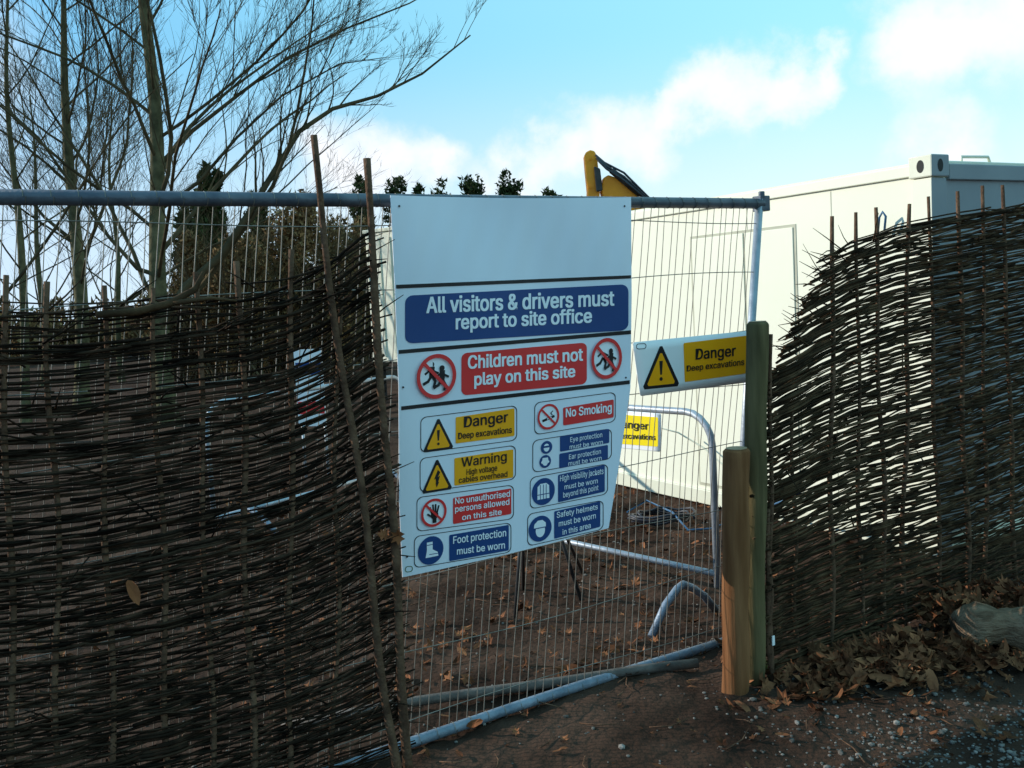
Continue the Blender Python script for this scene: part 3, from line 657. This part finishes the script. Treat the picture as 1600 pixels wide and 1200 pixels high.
tag(tm.build('ground_twigs', M['stake']), 'small broken twigs strewn over the soil', 'twigs', kind='stuff')
for px, py, o_, s_, lb_ in ((624, 838, .27, .042, 'reddish dead leaf caught on the left hurdle beside the notice edge'), (742, 1130, .05, .04, 'curled dead leaf stuck on the bottom tube of the mesh fence'), (208, 924, .26, .045, 'brown dead leaf caught low on the left hurdle'), (600, 838, .27, .035, 'smaller dead leaf caught in the end stake of the left hurdle')):
    m = MB(); P_ = FP(px, py, o_); rt = Matrix.Rotation(math.radians(75), 3, 'X')
    leaf(m, V((0, 0, 0)), s_, .3); m.v = [tuple(P_ + rt @ V(v)) for v in m.v]; tag(m.build('dead_leaf', M['leafr']), lb_, 'leaf')
m = MB(); c = at_z(1188, 1048, -.03)
for _ in range(60):
    a = R(0, 6.28); L_ = R(.02, .06); p = c + V((R(-.05, .05), R(-.04, .04), 0)); d = V((math.cos(a) * .5, math.sin(a) * .5, 1)) * L_; s_ = V((-math.sin(a), math.cos(a), 0)) * .003
    m.add([p - s_, p + s_, p + d * .6 + s_, p + d, p + d * .6 - s_], [(0, 1, 2, 3, 4)])
tag(m.build('grass_tuft', M['grass']), 'little green weed tuft at the foot of the tall wooden post', 'weed')

# ---------------------------------------------------------------- bare trees
def grow(mb, p, d, L, r, lvl, up, maxl, kids_):
    n = (10, 7, 5, 4)[min(lvl, 3)]; pts = [p]; rad = [r]; st = L / n; ds = [d]
    bend = V((random.gauss(0, .06), random.gauss(0, .06), up + random.gauss(0, .03)))
    for i in range(n):
        d = (d + bend + V((random.gauss(0, .07), random.gauss(0, .07), random.gauss(0, .05)))).normalized()
        p = p + d * st; pts.append(p); ds.append(d); rad.append(r * (1 - .8 * (i + 1) / n))
    mb.tube(pts, rad, (7, 5, 3, 3)[min(lvl, 3)], False)
    sprout(mb, pts, ds, rad, L, lvl, up, maxl, kids_)
def sprout(mb, pts, ds, rad, L, lvl, up, maxl, kids_, t0=.18):
    if lvl >= maxl: return
    n = len(pts) - 1
    for _ in range(kids_[lvl]):
        t = R(t0, 1) * n; i = min(n - 1, int(t)); q = pts[i].lerp(pts[i + 1], t - i)
        d = ds[i]; a = d.orthogonal().normalized(); a = Matrix.Rotation(R(0, 6.28), 3, d) @ a
        nd = (d + a * R(.35, .7) + V((0, 0, .22))).normalized()
        grow(mb, q, nd, L * R(.32, .58) * (1.1 - .5 * t / n), max(.0032, rad[i] * R(.3, .48)), lvl + 1, up, maxl, kids_)
def tree(px, Y, rb, H, label, seed, prim=22, explicit=(), kids_=(10, 7, 4), spread=.5, lean=.3, z0=1.4, thick=.8):
    random.seed(seed)
    b = at_y(px, 480, Y); b.z = 0
    e = empty('bare_tree', tuple(b), label, 'tree', 'leafless trees')
    n = 16; pts = [b + V((lean * k / n + .06 * math.sin(k * .7 + seed), .05 * math.sin(k * .9), -.08 + H * k / n)) for k in range(n + 1)]
    rad = [rb * (1 - .85 * (k / n) ** 1.1) for k in range(n + 1)]; rad[0] *= 1.3
    m = MB(); m.tube(pts, rad, 10, False); m.build('trunk', M['bark'], e)
    cr = MB()
    for path, r0 in explicit:
        P_ = [at_y(a, b_, Y + c) for a, b_, c in path]; k_ = len(P_); rr = [r0 * (1 - .85 * i / (k_ - 1)) for i in range(k_)]
        sm = [P_[0]]; sr = [rr[0]]
        for i in range(k_ - 1):
            for q in (.5, 1): sm.append(P_[i].lerp(P_[i + 1], q)); sr.append(rr[i] + (rr[i + 1] - rr[i]) * q)
        cr.tube(sm, sr, 8, False); dd = [(sm[min(i + 1, len(sm) - 1)] - sm[max(0, i - 1)]).normalized() for i in range(len(sm))]
        sprout(cr, sm, dd, sr, 3.0, 0, .05, 3, (18, 7, 4), .3)
    for k in range(prim):
        z = z0 + (H - z0) * (k / prim) ** .9; t = z / H * n; i = min(n - 1, int(t)); q = pts[i].lerp(pts[i + 1], t - i)
        a = k * 2.4 + R(-.4, .4); d = V((math.cos(a), math.sin(a) * .8, R(.5, 1.1))).normalized()
        grow(cr, q, d, (H - z) * spread + R(1.4, 2.4), max(.014, rad[i] * R(.25, .42) * thick), 0, .045, 3, kids_)
    cr.build('crown', M['bark2'], e)
tree(247, 15, .155, 9.8, 'tall bare tree with straight trunk and a long limb sweeping right', 3, 26,
     explicit=[([(232, 540, 0), (290, 448, -.1), (345, 400, -.2), (388, 335, -.3), (430, 265, -.3), (468, 205, -.2), (520, 170, 0), (590, 150, .2), (660, 115, .3), (735, 55, .4)], .070),
               ([(247, 260, 0), (300, 205, .2), (370, 150, .3), (450, 90, .4), (540, 45, .5), (640, 5, .6), (720, -40, .6)], .036),
               ([(247, 330, 0), (310, 285, -.2), (370, 215, -.3), (440, 150, -.5), (530, 100, -.6), (600, 90, -.6)], .032),
               ([(245, 430, 0), (215, 420, -.1), (170, 370, -.2), (120, 300, -.3), (60, 215, -.4), (0, 160, -.4), (-60, 90, -.5)], .036)])
tree(118, 18, .14, 9.0, 'bare tree with mossy trunk just left of the tallest one', 11, 22, explicit=[([(118, 380, 0), (70, 340, 0), (20, 280, .1), (-40, 200, .2)], .04)])
tree(28, 16.5, .08, 8.0, 'slimmer bare tree at the left edge of the picture', 23, 14)
tree(-110, 14, .11, 9.0, 'bare tree outside the left edge whose branches reach in', 31, 10)
tree(180, 26, .09, 7.5, 'more distant bare tree between the two mossy trunks', 41, 20, kids_=(9, 6, 3), z0=.8)
tree(60, 26, .10, 7.5, 'distant bare tree low on the left, behind the slimmer one', 43, 20, kids_=(9, 6, 3), z0=.6)
random.seed(99)
# ---------------------------------------------------------------- evergreens and thickets
def clump(mb, c, rx, ry, rz, n, size, up=.3, twig=False):
    cl = [(V((R(-1, 1), R(-1, 1), R(-1, 1))), R(.25, .5)) for _ in range(26)]
    k = 0
    while k < n:
        cc, cr_ = random.choice(cl)
        if cc.length > 1: continue
        p = cc * .8 + V((random.gauss(0, 1), random.gauss(0, 1), random.gauss(0, 1))).normalized() * cr_ * R(.5, 1)
        q = c + V((p.x * rx, p.y * ry, p.z * rz))
        k += 1
        if q.z < .05: continue
        d = V((R(-1, 1), R(-1, 1), R(-.3, 1) + up)).normalized() * size * R(.6, 1.5); s_ = d.orthogonal().normalized() * size * (.06 if twig else R(.2, .45))
        s_ = Matrix.Rotation(R(0, 6.28), 3, d.normalized()) @ s_
        mb.add([q - s_, q + s_, q + d], [(0, 1, 2)])
def evergreen(px, ytop, Y, wpx, label, n=2600, size=.35, rnd=0):
    b = at_y(px, 470, Y); b.z = 0; top = at_y(px, ytop, Y).z; w_ = wpx / F * Y
    e = empty('evergreen_tree', tuple(b), label, 'tree', 'dark evergreens behind the site')
    m = MB(); m.tube([b, b + Z * (top * .9)], [.2, .04], 7); m.build('trunk', M['bark'], e)
    m = MB()
    for k in range(7):
        t = k / 6; wd_ = w_ * ((.62 - .42 * t) if not rnd else (.5 - .12 * t ** 3))
        clump(m, b + V((R(-.12, .12) * w_, 0, top * (.2 + (.66 if rnd else .68) * t))), wd_, wd_, top * .13, int(n / 7 * (1.3 - .5 * t)), size)
    m.build('crown', M['pine'], e)
evergreen(345, 248, 30, 100, 'broad dark evergreen behind the tallest bare tree', 12000, .15)
evergreen(300, 312, 31, 50, 'dark evergreen left of the broad one, behind the tall trunk', 3500, .17, 1)
evergreen(405, 290, 32, 60, 'dark evergreen on the right shoulder of the broad one', 4500, .16, 1)
for px, yt, w_, lb_ in ((578, 266, 46, 'dark evergreen treetop at the tall stake'), (628, 266, 60, 'leftmost evergreen treetop above the notice'), (660, 278, 44, 'second evergreen treetop above the notice from the left'),
                       (698, 276, 60, 'third evergreen treetop above the notice from the left'), (750, 266, 60, 'fourth evergreen treetop above the notice, tall and ragged'), (805, 265, 58, 'fifth evergreen treetop above the notice, dark and rounded'), (861, 284, 46, 'small low evergreen treetop left of the yellow arm')):
    evergreen(px, yt, 55, w_, lb_, 5600, .22, 1)
for px, yt, Y, w_, lb_ in ((440, 315, 24, 90, 'brown thicket in front of the dark evergreen'), (505, 298, 24, 80, 'tall brown thicket behind the leaning stakes'), (370, 325, 23, 90, 'brown thicket right of the tall trunk'), (550, 330, 26, 70, 'brown thicket just left of the far cabin'), (300, 365, 25, 80, 'low brown thicket behind the base of the tall trunk')):
    b = at_y(px, 470, Y); b.z = 0; top = at_y(px, yt, Y).z; ww = w_ / F * Y
    e = empty('thicket', tuple(b), lb_, 'bush', 'brown thickets beyond the fence')
    m = MB()
    for k in range(34):
        d = V((random.gauss(0, .25), random.gauss(0, .2), 1)).normalized(); grow(m, b + V((R(-.5, .5) * ww, R(-.4, .4), 0)), d, top * R(.6, 1), .03, 1, .03, 3, (6, 7, 4))
    m.build('stems', M['bark2'], e)
    m = MB(); clump(m, b + Z * top * .47, ww * .85, ww * .6, top * .54, 12000, .11); m.build('foliage', M['thick'], e)
m = MB()
for k in range(34):
    px = -260 + k * 27; Y = 42 + R(-3, 3); b = at_y(px, 470, Y); b.z = 0
    clump(m, b + Z * .9, 1.3, 1.0, R(1.1, 2.3), 1100, .22, .8)
for k in range(26):
    b = V((-2 + k * 2.4, 62 + R(-3, 3), 0)); clump(m, b + Z * 1.4, 2.2, 1.5, R(1.5, 2.6), 420, .6, .5)
tag(m.build('distant_hedge', M['thick']), 'long brown hedge far behind the site', 'hedge', kind='stuff')

# ---------------------------------------------------------------- camera, light, sky
cd = bpy.data.cameras.new('camera'); co = bpy.data.objects.new('camera', cd); C.objects.link(co)
cd.lens = 36 * F / 1600; cd.sensor_width = 36; cd.clip_start = .05; cd.clip_end = 2000
co.location = CAM; co.rotation_euler = ROT.to_euler(); bpy.context.scene.camera = co
az = math.atan2(-.97, .22); el = math.radians(22)       # azimuth from +Y towards +X
sd = V((math.sin(az) * math.cos(el), math.cos(az) * math.cos(el), math.sin(el)))
ld = bpy.data.lights.new('sun', 'SUN'); ld.energy = 4.8; ld.angle = math.radians(.5); ld.color = (1, .93, .80)
lo = bpy.data.objects.new('sun', ld); C.objects.link(lo); lo.rotation_euler = sd.to_track_quat('Z', 'Y').to_euler(); lo.location = sd * 30
wd = bpy.data.worlds.new('World'); bpy.context.scene.world = wd; wd.use_nodes = True
nt = wd.node_tree; N = nt.nodes; L = nt.links; bg = N['Background']; bg.inputs[1].default_value = .1
sky = N.new('ShaderNodeTexSky'); sky.sky_type = 'NISHITA'; sky.sun_disc = False; sky.sun_elevation = el; sky.sun_rotation = az
tc = N.new('ShaderNodeTexCoord'); nm = N.new('ShaderNodeVectorMath'); nm.operation = 'NORMALIZE'; L.new(tc.outputs['Generated'], nm.inputs[0])
nz = N.new('ShaderNodeTexNoise'); nz.inputs['Scale'].default_value = 8; nz.inputs['Detail'].default_value = 10; nz.inputs['Roughness'].default_value = .6; L.new(nm.outputs[0], nz.inputs['Vector'])
sb = N.new('ShaderNodeVectorMath'); sb.operation = 'SUBTRACT'; L.new(nz.outputs['Color'], sb.inputs[0]); sb.inputs[1].default_value = (.5, .5, .5)
sc = N.new('ShaderNodeVectorMath'); sc.operation = 'SCALE'; sc.inputs['Scale'].default_value = .17; L.new(sb.outputs[0], sc.inputs[0])
ad = N.new('ShaderNodeVectorMath'); ad.operation = 'ADD'; L.new(nm.outputs[0], ad.inputs[0]); L.new(sc.outputs[0], ad.inputs[1])
prev = None
for px, py, r in ((1600, 0, 130), (1510, 40, 90), (1440, 85, 85), (1280, 100, 50), (1220, 112, 62), (1150, 130, 75), (1090, 158, 70), (1050, 185, 50), (940, 215, 75), (870, 240, 75), (800, 255, 70), (1010, 235, 70), (1480, 235, 90), (620, 235, 75), (545, 270, 85), (690, 250, 60), (2200, 0, 400), (-300, 100, 300), (300, -600, 260), (1100, -700, 300)):
    d = ray(px, py).normalized()
    ds = N.new('ShaderNodeVectorMath'); ds.operation = 'DISTANCE'; L.new(ad.outputs[0], ds.inputs[0]); ds.inputs[1].default_value = d
    mr = N.new('ShaderNodeMapRange'); mr.interpolation_type = 'SMOOTHSTEP'; mr.inputs[1].default_value = r / F * 1.1; mr.inputs[2].default_value = r / F * .1; mr.inputs[4].default_value = .95; L.new(ds.outputs['Value'], mr.inputs[0])
    inv = N.new('ShaderNodeMath'); inv.operation = 'SUBTRACT'; inv.inputs[0].default_value = 1; L.new(mr.outputs[0], inv.inputs[1])
    if prev is None: prev = inv.outputs[0]
    else:
        mx = N.new('ShaderNodeMath'); mx.operation = 'MULTIPLY'; L.new(prev, mx.inputs[0]); L.new(inv.outputs[0], mx.inputs[1]); prev = mx.outputs[0]
cl = N.new('ShaderNodeMath'); cl.operation = 'SUBTRACT'; cl.inputs[0].default_value = 1; L.new(prev, cl.inputs[1])
sp = N.new('ShaderNodeSeparateXYZ'); L.new(nm.outputs[0], sp.inputs[0])
hz = N.new('ShaderNodeMapRange'); hz.interpolation_type = 'SMOOTHSTEP'; hz.inputs[1].default_value = .26; hz.inputs[2].default_value = .03; hz.inputs[4].default_value = .92; L.new(sp.outputs['Z'], hz.inputs[0])
# clear-sky colour: deeper blue on the left and above, pale cyan towards the right
gr = N.new('ShaderNodeMapRange'); gr.inputs[1].default_value = -.55; gr.inputs[2].default_value = .30; L.new(sp.outputs['X'], gr.inputs[0])
cb_ = N.new('ShaderNodeMix'); cb_.data_type = 'RGBA'; L.new(gr.outputs[0], cb_.inputs[0]); cb_.inputs[6].default_value = (1.9, 5.6, 9.6, 1); cb_.inputs[7].default_value = (4.2, 9.5, 11.2, 1)
m0 = N.new('ShaderNodeMix'); m0.data_type = 'RGBA'; m0.inputs[0].default_value = .94; L.new(sky.outputs[0], m0.inputs[6]); L.new(cb_.outputs[2], m0.inputs[7])
hc = N.new('ShaderNodeMix'); hc.data_type = 'RGBA'; L.new(gr.outputs[0], hc.inputs[0]); hc.inputs[6].default_value = (7.0, 8.8, 10.6, 1); hc.inputs[7].default_value = (8.9, 10.6, 11.0, 1)
mh = N.new('ShaderNodeMix'); mh.data_type = 'RGBA'; L.new(hz.outputs[0], mh.inputs[0]); L.new(m0.outputs[2], mh.inputs[6]); L.new(hc.outputs[2], mh.inputs[7])
mc = N.new('ShaderNodeMix'); mc.data_type = 'RGBA'; L.new(cl.outputs[0], mc.inputs[0]); L.new(mh.outputs[2], mc.inputs[6]); mc.inputs[7].default_value = (10.4, 10.6, 11.0, 1)
L.new(mc.outputs[2], bg.inputs[0])
sc_ = bpy.context.scene; sc_.view_settings.view_transform = 'Standard'; sc_.view_settings.look = 'None'; sc_.view_settings.exposure = 0
